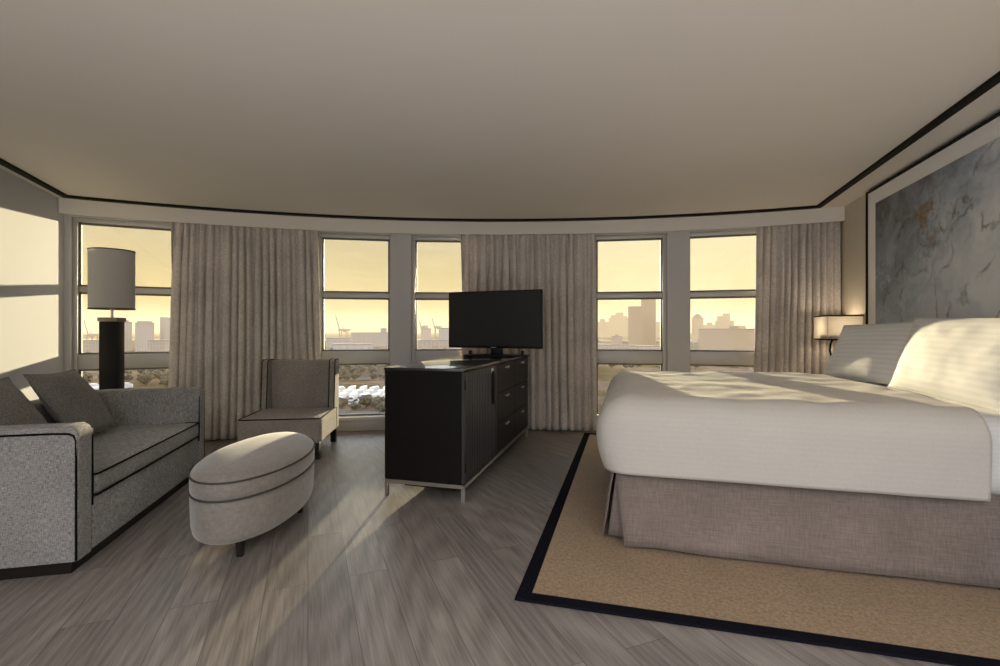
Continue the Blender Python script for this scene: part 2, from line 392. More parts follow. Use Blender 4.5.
# ------------------------------------------------------------------ windows
Z_SILL, Z_LOW, Z_RAIL, Z_T0, Z_T1, Z_HEAD = .175, .80, .948, 1.585, 1.645, 2.295
for i, (a, b) in enumerate(WTH):
    A, B = arcpt(a, R_WIN), arcpt(b, R_WIN)
    d = B - A; L = d.length; rz = math.atan2(d.y, d.x)
    bm = bmesh.new(); J = .052
    add_box(bm, 0, J, -.03, .04, 0, 2.335, .004)
    add_box(bm, L - J, L, -.03, .04, 0, 2.335, .004)
    add_box(bm, J, L - J, -.03, .09, Z_HEAD, 2.335, .004)
    add_box(bm, J, L - J, -.02, .08, Z_LOW, Z_RAIL, .006)
    add_box(bm, J, L - J, -.02, .08, 0.0, Z_SILL - .05, .004)
    w = tag(link('window_%d' % (i + 1), bm, MT['alu'], loc=A, rotz=rz), kind='structure')
    link('transom', box(J, L - J, .0, .065, Z_T0, Z_T1, .006), MT['alu'], w)
    s = bmesh.new()
    for z0, z1 in ((Z_RAIL, Z_T0), (Z_T1, Z_HEAD), (Z_SILL, Z_LOW)):      # thin sash bead round each pane
        for q in ((J, J + .018, z0, z1), (L - J - .018, L - J, z0, z1), (J, L - J, z0, z0 + .018), (J, L - J, z1 - .018, z1)):
            add_box(s, q[0], q[1], .012, .048, q[2], q[3])
    link('sash', s, plain('sash_grey', (.19, .18, .165), .6, spec=.2) if i == 0 else bpy.data.materials['sash_grey'], w, smooth=False)
    link('window_sill', box(J, L - J, -.075, .08, Z_SILL - .05, Z_SILL - .004, .008), bpy.data.materials.get('sill_white') or plain('sill_white', (.66, .64, .60), .4), w)
    for z0, z1 in ((Z_RAIL, Z_T0), (Z_T1, Z_HEAD), (Z_SILL, Z_LOW)):
        link('window_pane', box(J + .006, L - J - .006, .027, .033, z0 + .006, z1 - .006), MT['glass'], w, smooth=False)

# ------------------------------------------------------------------ curtains
def curtain(ua, ub, label, folds, seed, flare=(0, 0)):
    a, b = theta_px(ua, R_CUR), theta_px(ub, R_CUR)
    rnd = random.Random(seed)
    NX, NZ = folds * 18, 36
    z0, z1 = .012, Z_SOF + .06
    # uneven fold phase along the cloth
    ph = [0.0]
    for k in range(NX): ph.append(ph[-1] + 2 * math.pi * folds / NX * max(.25, 1 + .9 * noise.noise(Vector((k / 22.0, seed, 0))) + .5 * noise.noise(Vector((k / 8.0, seed, 3)))))
    mid = arcpt((a + b) / 2, R_CUR)
    bm = bmesh.new(); grid = []
    for j in range(NZ + 1):
        v = j / NZ; row = []
        z = z0 + (z1 - z0) * v
        for k in range(NX + 1):
            u = k / NX
            th = a + (b - a) * u + (1 - v) * (flare[0] * (1 - u) + flare[1] * u) / R_CUR
            amp = .044 * max(.12, .62 + .95 * noise.noise(Vector((k / 16.0, v * .8, seed + 9)))) + .008
            amp *= (.55 + .45 * min(1, (1 - v) * 3.5))
            lean = 1.6 * noise.noise(Vector((u * 6, v * 1.3, seed + 5)))
            p2 = ph[k] + lean
            sn = math.sin(p2)
            r = R_CUR + amp * (math.copysign(abs(sn) ** .7, sn) + .30 * math.sin(2 * p2 + 1)) + .008 * noise.noise(Vector((u * 40, v * 5, seed)))
            if v > .9: r = r * 1.0 + (v - .9) / .1 * .008 * math.sin(p2 * 2.7)
            r = min(max(r, R_SOF + .032), R_PIL - .008)
            th += .35 * amp * math.cos(p2) / R_CUR
            row.append(bm.verts.new(arcpt(th, r, z) - mid))
        grid.append(row)
    for j in range(NZ):
        for k in range(NX): bm.faces.new((grid[j][k], grid[j][k + 1], grid[j + 1][k + 1], grid[j + 1][k]))
    o = link('curtain', bm, MT['curtain'], loc=mid, angle=180)
    so = o.modifiers.new('thickness', 'SOLIDIFY'); so.thickness = .004; so.offset = 0
    return tag(o, label, 'curtain')
curtain(171, 317, 'grey linen curtain hanging behind the sofa arm and the armless chair', 19, 2, (-.06, .05))
curtain(460, 594, 'grey linen curtain hanging behind the television and dresser', 17, 11, (.02, .02))
curtain(756, 840, 'grey linen curtain hanging behind the bed beside the wall lamp', 12, 23, (-.05, 0))

# ------------------------------------------------------------------ rug
bed_rz = math.atan2(-.257, .966)
rug = empty('rug', (.064, 2.125, 0), bed_rz, label='tan woven rug with wide black border lying under the bed', cat='rug')
RW, RL, BW = 2.2, 3.54, .066
bm = bmesh.new(); add_box(bm, BW, RW - BW, BW, RL - BW, .001, .011, .002, 1)
link('field', bm, MT['rug'], rug, smooth=False)
bm = bmesh.new()
for q in ((0, RW, 0, BW), (0, RW, RL - BW, RL), (0, BW, BW, RL - BW), (RW - BW, RW, BW, RL - BW)): add_box(bm, *q, .001, .013, .003, 1)
link('border', bm, MT['rug_edge'], rug, smooth=False)

# ------------------------------------------------------------------ bed
bed = empty('bed', (.678, 2.635, .013), bed_rz, label='large bed with white mattress and pleated taupe skirt on the tan rug', cat='bed')
BWD, BLN = 1.9, 2.10
link('base', box(.04, BLN - .02, .06, BWD - .06, .055, .41, .01), MT['legw'], bed)
for s in (.15, BLN - .15):
    for w in (.17, BWD - .17): link('leg', box(s - .03, s + .03, w - .03, w + .03, 0, .054, .004), MT['legw'], bed)

def soft_box(x0, x1, y0, y1, z0, z1, r, nx, ny, nz, puff=0.0, seed=0, drop=(), sag=None):
    """box with rounded edges on a regular grid; drop leaves out whole sides"""
    bm = bmesh.new()
    c = Vector(((x0 + x1) / 2, (y0 + y1) / 2, (z0 + z1) / 2)); h = Vector(((x1 - x0) / 2, (y1 - y0) / 2, (z1 - z0) / 2))
    cache = {}
    def V(p):
        k = tuple(round(t, 5) for t in p)
        if k in cache: return cache[k]
        q = Vector(p)
        inner = Vector([max(-(h[i] - r), min(h[i] - r, q[i])) for i in range(3)])
        d = q - inner
        if d.length > 1e-6 and max(abs(d[i]) for i in range(3)) > 0: d = d.normalized() * r if sum(abs(d[i]) > 1e-6 for i in range(3)) > 1 else d
        q = inner + d
        w = c + q
        if puff:
            n = (q - inner)
            if n.length > 1e-6:
                n.normalize()
                w += n * puff * (noise.noise(Vector((w.x * 2.6 + seed, w.y * 2.6, w.z * 3.2))) + .45 * noise.noise(Vector((w.x * 7 + seed, w.y * 7, w.z * 6))))
        if sag: w = sag(w)
        cache[k] = bm.verts.new(w); return cache[k]
    n = (nx, ny, nz)
    def lin(i, k): return -h[i] + 2 * h[i] * k / n[i]
    for ax in range(3):
        u, v = [i for i in range(3) if i != ax]
        for sgn in (-1, 1):
            if (ax, sgn) in drop: continue
            for a in range(n[u]):
                for b in range(n[v]):
                    q = []
                    for da, db in ((0, 0), (1, 0), (1, 1), (0, 1)):
                        p = [0, 0, 0]; p[ax] = sgn * h[ax]; p[u] = lin(u, a + da); p[v] = lin(v, b + db); q.append(V(p))
                    try: bm.faces.new(q)
                    except ValueError: pass
    return bm
link('mattress', soft_box(.0, BLN, -.045, BWD + .045, .418, .785, .10, 46, 40, 14, .004, 3), MT['sheet'], bed, angle=180)

# skirt panels: thin cloth that flares outwards, open pleats at the foot corners
def cloth(fn, nu, nv):
    bm = bmesh.new()
    g = [[bm.verts.new(fn(i / nu, j / nv)) for i in range(nu + 1)] for j in range(nv + 1)]
    for j in range(nv):
        for i in range(nu): bm.faces.new((g[j][i], g[j][i + 1], g[j + 1][i + 1], g[j + 1][i]))
    return bm
def thick(o, t=.006):
    s = o.modifiers.new('thickness', 'SOLIDIFY'); s.thickness = t; s.offset = 0; return o
ZS0, ZS1 = .008, .425
def side(u, v, y, sg):
    e = (-.045 + .05 * (1 - v)) * (1 - u) + BLN * u
    z = ZS0 + (ZS1 - ZS0) * v + .012 * (1 - v) * (noise.noise(Vector((u * 5, 1, sg))) + .3)
    return Vector((e, y + sg * (.035 * (1 - v) + .006 * noise.noise(Vector((u * 9, v * 2, sg * 4)))), z))
def foot(u, v):
    w0 = -.02 + .07 * (1 - v); w1 = BWD + .02 - .07 * (1 - v)
    return Vector((-.05 - .065 * (1 - v) + .006 * noise.noise(Vector((u * 8, v * 2, 7))), w0 + (w1 - w0) * u, ZS0 + .012 + (ZS1 - ZS0 - .012) * v))
def pleat(u, v, flip):
    # folds inwards behind the corner gap
    a = Vector((-.036 - .05 * (1 - v), .02 + .05 * (1 - v), 0)); m = Vector((.035, .05, 0)); b = Vector((.03 + .02 * (1 - v), .006 - .02 * (1 - v), 0))
    p = a.lerp(m, u * 2) if u < .5 else m.lerp(b, u * 2 - 1)
    p.z = ZS0 + .02 + (ZS1 - ZS0 - .03) * v
    if flip: p.y = BWD - p.y
    return p
thick(link('skirt_panel', cloth(lambda u, v: side(u, v, .012, -1), 60, 8), MT['skirt'], bed, angle=180))
thick(link('skirt_panel', cloth(lambda u, v: side(u, v, BWD - .012, 1), 60, 8), MT['skirt'], bed, angle=180))
thick(link('skirt_panel', cloth(foot, 50, 8), MT['skirt'], bed, angle=180))
for fl in (False, True): thick(link('skirt_pleat', cloth(lambda u, v: pleat(u, v, fl), 8, 8), MT['skirt'], bed, angle=180))

# duvet: drapes over the foot end and both sides; its head edge is folded flat
def duvet_sag(w):
    k = max(0.0, min(1.0, (w.z - .40) / .42))
    # bulge at mid height, tucked in at the hem
    b = math.sin(math.pi * max(0, min(1, k * 1.05 + .02)))
    if w.x < .05: w.x -= .05 * b * min(1, (.05 - w.x) / .1)
    if w.y < .05: w.y -= .012 * b
    if w.y > BWD - .05: w.y += .02 * b
    if w.z > .7: w.z += .012 * noise.noise(Vector((w.x * 3.5, w.y * 3.5, 4))) + .006 * noise.noise(Vector((w.x * 9, w.y * 5, 8)))
    return w
bm = soft_box(-.085, 1.80, -.05, BWD + .06, .20, .805, .125, 70, 72, 26, .009, 5, drop=((2, -1), (0, 1)), sag=duvet_sag)
bmesh.ops.bisect_plane(bm, geom=bm.verts[:] + bm.edges[:] + bm.faces[:], plane_co=(0, 0, .415), plane_no=(0, 0, -1), clear_outer=True)
bmesh.ops.bisect_plane(bm, geom=bm.verts[:] + bm.edges[:] + bm.faces[:], plane_co=(1.60, 0, 0), plane_no=(1, 0, 0), clear_outer=True)
duv = link('duvet', bm, MT['duvet'], loc=bed.location, rotz=bed_rz, angle=180)
thick(duv, .016).modifiers['thickness'].offset = 1
tag(duv, 'puffy white duvet spread over the bed, hanging down to the taupe skirt', 'duvet')

# ------------------------------------------------------------------ pillows and cushions
def pillow_bm(a, b, T, nu=34, nv=26, pinch=.035, p=3.2, q=.68, seed=0, wob=.006):
    bm = bmesh.new(); top, bot = [], []
    def co(i, j, s):
        u = -1 + 2 * i / nu; v = -1 + 2 * j / nv
        x = a * u * (1 - pinch * (1 - v * v) * abs(u)); y = b * v * (1 - pinch * (1 - u * u) * abs(v))
        t = T * (max(0, 1 - abs(u) ** p) ** q) * (max(0, 1 - abs(v) ** p) ** q)
        t *= 1 + .18 * noise.noise(Vector((u * 1.7 + seed, v * 1.7, s)))
        t += wob * noise.noise(Vector((u * 5 + seed, v * 5, s * 3))) * (1 - max(abs(u), abs(v)) ** 6)
        return Vector((x, y, s * t))
    for j in range(nv + 1):
        rt, rb = [], []
        for i in range(nu + 1):
            edge = i in (0, nu) or j in (0, nv)
            v = bm.verts.new(co(i, j, 1)); rt.append(v)
            rb.append(v if edge else bm.verts.new(co(i, j, -1)))
        top.append(rt); bot.append(rb)
    for j in range(nv):
        for i in range(nu):
            bm.faces.new((top[j][i], top[j][i + 1], top[j + 1][i + 1], top[j + 1][i]))
            f = (bot[j][i], bot[j + 1][i], bot[j + 1][i + 1], bot[j][i + 1])
            try: bm.faces.new(f)
            except ValueError: pass
    rim = [(-1, t) for t in range(0)]
    return bm
def pillow_rim(a, b, pinch=.035, n=20):
    out = []
    for k in range(4 * n):
        sd, t = divmod(k, n); t = -1 + 2 * t / n
        u, v = ((t, -1), (1, t), (-t, 1), (-1, -t))[sd]
        out.append(Vector((a * u * (1 - pinch * (1 - v * v) * abs(u)), b * v * (1 - pinch * (1 - u * u) * abs(v)), 0)))
    return out
def frame_matrix(xd, yd):
    xd = Vector(xd).normalized(); zd = xd.cross(Vector(yd)).normalized(); yd = zd.cross(xd)
    return Matrix((xd, yd, zd)).transposed().to_4x4()
S = Vector((math.cos(bed_rz), math.sin(bed_rz), 0)); W = Vector((-S.y, S.x, 0))
def bed_pt(s, w, z): return Vector((.678, 2.635, 0)) + S * s + W * w + Vector((0, 0, z))
def bed_pillow(s, w, z, a, b, T, tilt, roll, label, seed, yaw=0.0):
    t = math.radians(tilt)
    up = S * math.cos(t) + Vector((0, 0, 1)) * math.sin(t)
    x = ((-W) * math.cos(yaw) + S * math.sin(yaw)) * math.cos(roll) + up * math.sin(roll)
    M = frame_matrix(x, up - x * up.dot(x))
    bm = pillow_bm(a, b, T, seed=seed)
    o = link('bed_pillow', bm, MT['pillowcase'], angle=180)
    o.matrix_world = Matrix.Translation(bed_pt(s, w, z)) @ M
    rim = tube(pillow_rim(a, b), .0035, 6, True)
    link('seam', rim, MT['sheet'], o)
    return tag(o, label, 'pillow', 'pillows on the bed')
bed_pillow(1.835, 1.575, 1.03, .49, .243, .075, 67, .03, 'smaller-looking white striped pillow at the window side of the bed, beside the wall lamp', 2, .17)
bed_pillow(1.865, .610, 1.032, .63, .252, .075, 72, -.02, 'broad white striped pillow at the bed side nearest the camera, under the painting', 9)

# ------------------------------------------------------------------ painting
wrz = math.atan2(-.9604, -.2785)
art = empty('framed_painting', (3.407, 4.374, 0), wrz, label='large framed abstract painting in blue-grey and ochre above the bed', cat='painting')
AW, A0, A1, FT = 2.3, 1.0, 2.455, .018
bm = bmesh.new()
for q in ((0, AW, A1 - FT, A1), (0, AW, A0, A0 + FT), (0, FT, A0 + FT, A1 - FT), (AW - FT, AW, A0 + FT, A1 - FT)):
    add_box(bm, q[0], q[1], -.066, -.002, q[2], q[3], .002, 1)
link('frame', bm, MT['black'], art, smooth=False)
link('mount', box(FT, AW - FT, -.052, -.006, A0 + FT, A1 - FT), MT['mat'], art, smooth=False)
mo = .175
link('canvas', box(mo, AW - mo, -.058, -.0525, A0 + mo * .5, A1 - mo * .80), MT['art'], art, smooth=False)

# ------------------------------------------------------------------ wall lamp by the bed
sc = empty('wall_lamp', (3.452, 4.54, 0), wrz, label='cream rectangular wall lamp with black edges beside the painting', cat='lamp')
X0, X1, Y0, Y1, Z0, Z1 = -.385, -.002, -.305, -.012, 1.10, 1.345
bm = bmesh.new(); th = .004
for q in ((X0, X1, Y0, Y0 + th), (X0, X1, Y1 - th, Y1), (X0, X0 + th, Y0 + th, Y1 - th), (X1 - th, X1, Y0 + th, Y1 - th)):
    add_box(bm, q[0], q[1], q[2], q[3], Z0, Z1)
sh = link('lamp_shade', bm, MT['sconce'], sc, smooth=False)
for z in (Z0, Z1 - .013):
    bm = bmesh.new(); e = .003
    for q in ((X0 - e, X1 + e, Y0 - e, Y0 + th + e), (X0 - e, X1 + e, Y1 - th - e, Y1 + e), (X0 - e, X0 + th + e, Y0 + th, Y1 - th), (X1 - th - e, X1 + e, Y0 + th, Y1 - th)):
        add_box(bm, q[0], q[1], q[2], q[3], z, z + .013)
    link('edge_trim', bm, MT['black'], sh, smooth=False)
path = [(-.10, 0, .90), (-.10, -.12, .90)]
for k in range(9):
    a = -math.pi / 2 + k * math.pi / 2 / 8
    path.append((-.10, -.19 - .06 * math.cos(a), .96 + .06 * math.sin(a)))
path = [(-.10, -.012, .90), (-.10, -.17, .90), (-.10, -.215, .915), (-.10, -.245, .95), (-.10, -.255, 1.0), (-.10, -.25, 1.06), (-.10, -.235, 1.10), (-.10, -.205, 1.135), (-.12, -.16, 1.15)]
bl = bpy.data.lights.new('wall_lamp_bulb', 'POINT'); bl.energy = 3.2; bl.color = (1.0, .80, .56); bl.shadow_soft_size = .07
bo = bpy.data.objects.new('wall_lamp_bulb', bl); COL.objects.link(bo); bo.parent = sc; bo.location = (-.19, -.16, 1.225)
link('arm', tube(path, .009, 10), MT['black'], sc)
link('backplate', box(-.15, -.05, -.014, -.002, .85, .95, .003), MT['black'], sc)
link('shade_holder', box(-.20, -.03, -.29, -.02, 1.148, 1.156, .001), MT['black'], sc)

# ------------------------------------------------------------------ dresser
dr_rz = math.atan2(-.262, .965)
dS = Vector((math.cos(dr_rz), math.sin(dr_rz), 0)); DW, DL, DH = .61, 2.15, .93
dro = Vector((-.248, 3.324, 0)) - dS * DW
dre = empty('dresser', dro, dr_rz, label='long black dresser with fluted door, drawers and steel base, carrying the television', cat='dresser')
link('carcass', box(0, DW - .022, .0, DL, .122, DH - .022, .002, 1), MT['darkwood'], dre)
link('top', box(-.004, DW + .003, -.004, DL + .004, DH - .022, DH, .003, 2), MT['topwood'], dre)
# steel base: rails with four legs
bm = bmesh.new()
for x in (.0, DW - .024): add_box(bm, x, x + .024, 0, DL, .095, .121)
for y in (.0, DL - .024): add_box(bm, .024, DW - .024, y, y + .024, .095, .121)
bf = link('base_frame', bm, MT['chrome'], dre, smooth=False)
for x in (.0, DW - .024):
    for y in (.0, DL - .024): link('leg', box(x, x + .024, y, y + .024, 0, .095, .001, 1), MT['chrome'], bf)
link('plinth', box(.10, DW - .06, .12, DL - .12, .045, .094), MT['darkwood'], dre)
# fluted door
D0, D1 = .006, .84
bm = bmesh.new()
add_box(bm, DW - .021, DW - .012, D0, D1, .128, DH - .026)
add_box(bm, DW - .012, DW, D0, D0 + .045, .128, DH - .026, .001, 1); add_box(bm, DW - .012, DW, D1 - .03, D1, .128, DH - .026, .001, 1)
nf = 18
for k in range(nf):
    y = D0 + .055 + (D1 - D0 - .095) * k / nf
    add_box(bm, DW - .0125, DW + .002, y, y + (D1 - D0 - .095) / nf * .58, .13, DH - .028, .004, 2)
door = link('door', bm, MT['flute'], dre)
for z in (.20, .78): link('hinge', box(DW - .002, DW + .006, D0 + .002, D0 + .014, z, z + .07, .002, 1), MT['black'], door)
lk = link('lock', box(DW + .002, DW + .012, .66, .70, .845, .885, .004), MT['chrome'], door)
lk['label'] = 'small steel lock plate'
bm = bmesh.new()
add_tube(bm, [(DW + .014, .665, .86), (DW + .014, .655, .80), (DW + .014, .655, .62), (DW + .014, .675, .585), (DW + .014, .70, .60), (DW + .014, .705, .80), (DW + .014, .695, .86)], .006, 8)
link('hanging_loop', bm, MT['black'], door)
# drawers: two columns of three
for (y0, y1) in ((.846, 1.490), (1.496, DL - .006)):
    for (z0, z1) in ((.650, DH - .026), (.392, .644), (.128, .386)):
        bm = bmesh.new(); add_box(bm, DW - .021, DW, y0, y1, z0, z1, .002, 1)
        d = link('drawer', bm, MT['darkwood'], dre)
        yc, zc = (y0 + y1) / 2, z1 - .045
        hb = bmesh.new(); add_box(hb, DW + .014, DW + .020, yc - .05, yc + .05, zc - .010, zc + .010, .002, 1)
        for s in (-.035, .035): add_box(hb, DW, DW + .015, yc + s - .005, yc + s + .005, zc - .005, zc + .005)
        link('handle', hb, MT['chrome'], d, smooth=False)

# ------------------------------------------------------------------ television
tv = empty('television', (-.062, 4.905, DH + .001), math.atan2(-.39, .978), label='black flat television on a stand on top of the dresser', cat='television')
TW, TH, TB = 1.03, .587, .083
bm = bmesh.new(); add_box(bm, -TW / 2, TW / 2, -.012, .03, TB, TB + TH, .006)
add_box(bm, -.3, .3, .03, .06, TB + .08, TB + .42, .012)
link('body', bm, MT['tvbody'], tv)
link('screen', box(-TW / 2 + .014, TW / 2 - .014, -.0145, -.012, TB + .022, TB + TH - .013), MT['screen'], tv, smooth=False)
link('emblem', box(-.028, .028, -.0145, -.0125, TB + .006, TB + .013), MT['chrome'], tv, smooth=False)
bm = bmesh.new(); add_box(bm, -.33, .33, -.10, .10, 0.0, .018, .006)
st = link('stand', bm, MT['tvbody'], tv, loc=(.02, .03, 0), rotz=.20)
link('neck', box(-.06, .06, -.025, .02, .018, TB + .06, .006), MT['tvbody'], st)
for x in (-.27, .27): link('support', box(x - .014, x + .014, -.05, -.02, .018, .06, .003), MT['tvbody'], st)

# ------------------------------------------------------------------ sofa
so_rz = math.atan2(.234, .972)
sofa = empty('sofa', (-2.075, 2.36, 0), so_rz, label='grey tweed sofa with straight arms and black piping by the left wall', cat='sofa')
SD, SL, SH, AT = .88, 1.73, .725, .135
link('base', box(-SD + .16, -.008, AT, SL - AT, .062, .332, .012), MT['sofa'], sofa)
link('plinth', box(-SD + .02, -.035, .015, SL - .015, 0.0, .060, .002, 1), MT['legw'], sofa)
link('backrest', box(-SD, -SD + .158, .0, SL, .062, SH, .03, 3), MT['sofa'], sofa)
def arm_bm(y0, y1):
    bm = bmesh.new()
    # side profile (x,z) with a rounded front-top corner, extruded over the arm's width
    prof = [(-SD + .16, .062), (-.004, .062)]
    r = .035
    for k in range(7):
        a = k * math.pi / 2 / 6
        prof.append((-.004 - r + r * math.cos(a), SH - r + r * math.sin(a)))
    prof.append((-SD + .16, SH))
    A = [bm.verts.new((x, y0, z)) for x, z in prof]; B = [bm.verts.new((x, y1, z)) for x, z in prof]
    bm.faces.new(A); bm.faces.new(B[::-1])
    for i in range(len(prof)):
        j = (i + 1) % len(prof); bm.faces.new((A[i], B[i], B[j], A[j]))
    es = [e for e in bm.edges if (e.verts[0].co.y == e.verts[1].co.y) and min(e.verts[0].co.z, e.verts[1].co.z) > .06 and max(e.verts[0].co.z, e.verts[1].co.z) > .4]
    bmesh.ops.bevel(bm, geom=es, offset=.022, segments=3, affect='EDGES', profile=.5)
    return bm
for (y0, y1) in ((0, AT), (SL - AT, SL)):
    ar = link('arm', arm_bm(y0, y1), MT['sofa'], sofa, angle=50)
    pb = bmesh.new()
    for y, zb in ((y0 + .003, .066), (y1 - .003, .066)):
        inner = (y0 == 0 and y > .05) or (y0 > 0 and y < SL - .05)
        e = .010 if y < (y0 + y1) / 2 else -.010
        zb = .295 if inner else .066
        pts = [(-.006, y, zb), (-.004, y + e * .2, .40 if inner else .35), (-.006, y + e * .3, SH - .07), (-.020, y + e * .5, SH - .032), (-.045, y + e * .8, SH - .012)]
        if not inner:
            o_ = .004 if y < SL / 2 else -.004
            yo = y0 if y0 == 0 else y1
            pts = [(-.010, yo + o_, zb), (-.010, yo + o_, SH - .07), (-.018, yo + o_ * .2, SH - .045), (-.04, yo - o_ * .2, SH - .034), (-.10, yo - o_ * .3, SH - .031), (-SD, yo - o_ * .3, SH - .031)]
        else: pts += [(-.07, y + e, SH - .006)]
        add_tube(pb, pts, .0055, 8)
    link('piping', pb, MT['piping'], ar)
cu = link('seat_cushion', soft_box(-SD + .162, .006, AT + .004, SL - AT - .004, .334, .452, .03, 24, 40, 6, .006, 12), MT['sofa'], sofa, angle=180)
pb = bmesh.new()
for z in (.447, .339):
    add_tube(pb, [(-.10, AT + .010, z), (-.012, AT + .010, z), (.004, AT + .03, z), (.006, SL / 2, z), (.004, SL - AT - .03, z), (-.012, SL - AT - .010, z), (-.10, SL - AT - .010, z)], .0055, 8)
link('piping', pb, MT['piping'], cu)

sX = Vector((math.cos(so_rz), math.sin(so_rz), 0)); sY = Vector((-sX.y, sX.x, 0))
def sofa_pt(x, y, z): return Vector((-2.075, 2.36, 0)) + sX * x + sY * y + Vector((0, 0, z))
def throw(x, y, z, a, tilt, roll, label, seed):
    t = math.radians(tilt)
    up = -sX * math.cos(t) + Vector((0, 0, 1)) * math.sin(t)
    xd = sY * math.cos(roll) + up * math.sin(roll); yd = up * math.cos(roll) - sY * math.sin(roll)
    M = frame_matrix(xd, yd)
    o = link('throw_cushion', pillow_bm(a, a, .085, 26, 26, .07, 2.4, .6, seed), MT['cushion'], angle=180)
    o.matrix_world = Matrix.Translation(sofa_pt(x, y, z)) @ M
    link('seam', tube(pillow_rim(a, a, .07), .004, 6, True), MT['cushion'], o)
    return tag(o, label, 'cushion', 'cushions on the sofa')
throw(-.61, 1.12, .70, .255, 57, -.02, 'grey square cushion in the sofa corner below the sunlit wall', 4)
throw(-.60, .47, .70, .255, 57, .0, 'grey cushion behind the near sofa arm, cut off by the picture edge', 8)

# ------------------------------------------------------------------ armless chair
ch_rz = math.atan2(.122, .9925)
ch = empty('slipper_chair', (-2.385, 4.34, 0), ch_rz, label='armless grey linen chair with black piping standing by the window', cat='chair')
CW, CD, CS, CHH = .735, .80, .385, .89
for x in (.02, CW - .075):
    for y in (.02, CD - .07): 
        bm = bmesh.new(); add_box(bm, x, x + .055, y, y + .055, 0, .149, .003, 1)
        link('leg', bm, MT['legw'], ch)
st = link('seat', soft_box(0, CW, 0, CD - .10, .152, CS, .022, 24, 24, 10, .004, 21), MT['chair'], ch, angle=180)
pb = bmesh.new()
add_tube(pb, [(.008, CD - .2, CS - .004), (.008, .02, CS - .004), (.02, .006, CS - .004), (CW / 2, .004, CS - .004), (CW - .02, .006, CS - .004), (CW - .008, .02, CS - .004), (CW - .008, CD - .2, CS - .004)], .0055, 8)
link('piping', pb, MT['piping'], st)
bk = link('backrest', box(.065, CW - .065, CD - .098, CD - .0, .15, CHH - .006, .012), MT['chair'], ch)
for x0, x1 in ((0, .064), (CW - .064, CW)):
    bm = bmesh.new()
    prof = [(CD, .15), (CD, CHH), (CD - .15, CHH), (CD - .175, CHH - .02), (CD - .225, CS + .002), (CD - .099, CS + .001), (CD - .099, .15)]
    A = [bm.verts.new((x0, y, z)) for y, z in prof]; B = [bm.verts.new((x1, y, z)) for y, z in prof]
    bm.faces.new(A); bm.faces.new(B[::-1])
    for i in range(len(prof)):
        j = (i + 1) % len(prof); bm.faces.new((A[i], B[i], B[j], A[j]))
    bmesh.ops.bevel(bm, geom=bm.edges[:], offset=.008, segments=2, affect='EDGES')
    wg = link('wing', bm, MT['chair'], ch)
    pb = bmesh.new()
    x = x1 - .004 if x0 == 0 else x0 + .004
    xo = x0 + .004 if x0 == 0 else x1 - .004
    for xx in (x, xo):
        add_tube(pb, [(xx, CD - .226, CS + .008), (xx, CD - .177, CHH - .022), (xx, CD - .15, CHH - .001), (xx, CD - .02, CHH - .001)], .005, 8)
    link('piping', pb, MT['piping'], wg)

# ------------------------------------------------------------------ ottoman
ot = empty('ottoman', (-1.505, 3.0, 0), .11, label='oval grey velvet ottoman with piped lid on short dark legs', cat='ottoman')
OA, OB = .565, .295
def oval(prof, puff=0.0, n=72, seed=0):
    bm = bmesh.new(); rings = []
    for s, z in prof:                       # s insets the outline by s metres
        ring = []
        for k in range(n):
            a = 2 * math.pi * k / n
            c, d = math.cos(a), math.sin(a)
            x = (OB - s * (1 if s < .1 else OB / .43)) * c; y = (OA - s * (1 if s < .1 else OA / .43)) * d
            x = max(abs(x), .001) * (1 if c >= 0 else -1) if abs(c) > 1e-6 else 0; 
            w = 1 + puff * noise.noise(Vector((c * 2 + seed, d * 3, z * 9)))
            ring.append(bm.verts.new((x * w, y * w, z)))
        rings.append(ring)
    for A, B in zip(rings[:-1], rings[1:]):
        for k in range(n): bm.faces.new((A[k], A[(k + 1) % n], B[(k + 1) % n], B[k]))
    bm.faces.new(rings[0][::-1]); bm.faces.new(rings[-1])
    return bm
link('body', oval([(.06, .090), (.03, .094), (.012, .108), (.003, .14), (.0, .20), (.0, .28), (.004, .325)], .012), MT['velvet'], ot, angle=180)
lid = link('lid', oval([(.006, .327), (-.002, .333), (-.004, .37), (-.002, .415), (.004, .424), (.03, .446), (.07, .460), (.16, .474), (.26, .481), (.36, .484), (.40, .4845)], .012, seed=4), MT['velvet'], ot, angle=180)
for z, g, par in ((.326, .002, lid), (.419, .003, lid)):
    link('piping', tube([((OB + g) * math.cos(2 * math.pi * k / 80), (OA + g) * math.sin(2 * math.pi * k / 80), z) for k in range(80)], .0055, 8, True), plain('ottoman_piping', (.05, .045, .04), .7) if z < .4 else bpy.data.materials['ottoman_piping'], par)
for x, y in ((.075, -.46), (.205, .14), (-.205, -.14), (-.075, .46)):
    bm = bmesh.new(); add_lathe(bm, [(.020, 0.0), (.026, .089)], 4); bmesh.ops.rotate(bm, verts=bm.verts, cent=(0, 0, 0), matrix=Matrix.Rotation(math.pi / 4, 3, 'Z')); bmesh.ops.translate(bm, verts=bm.verts, vec=(x, y, 0))
    link('leg', bm, MT['legw'], ot, smooth=False)

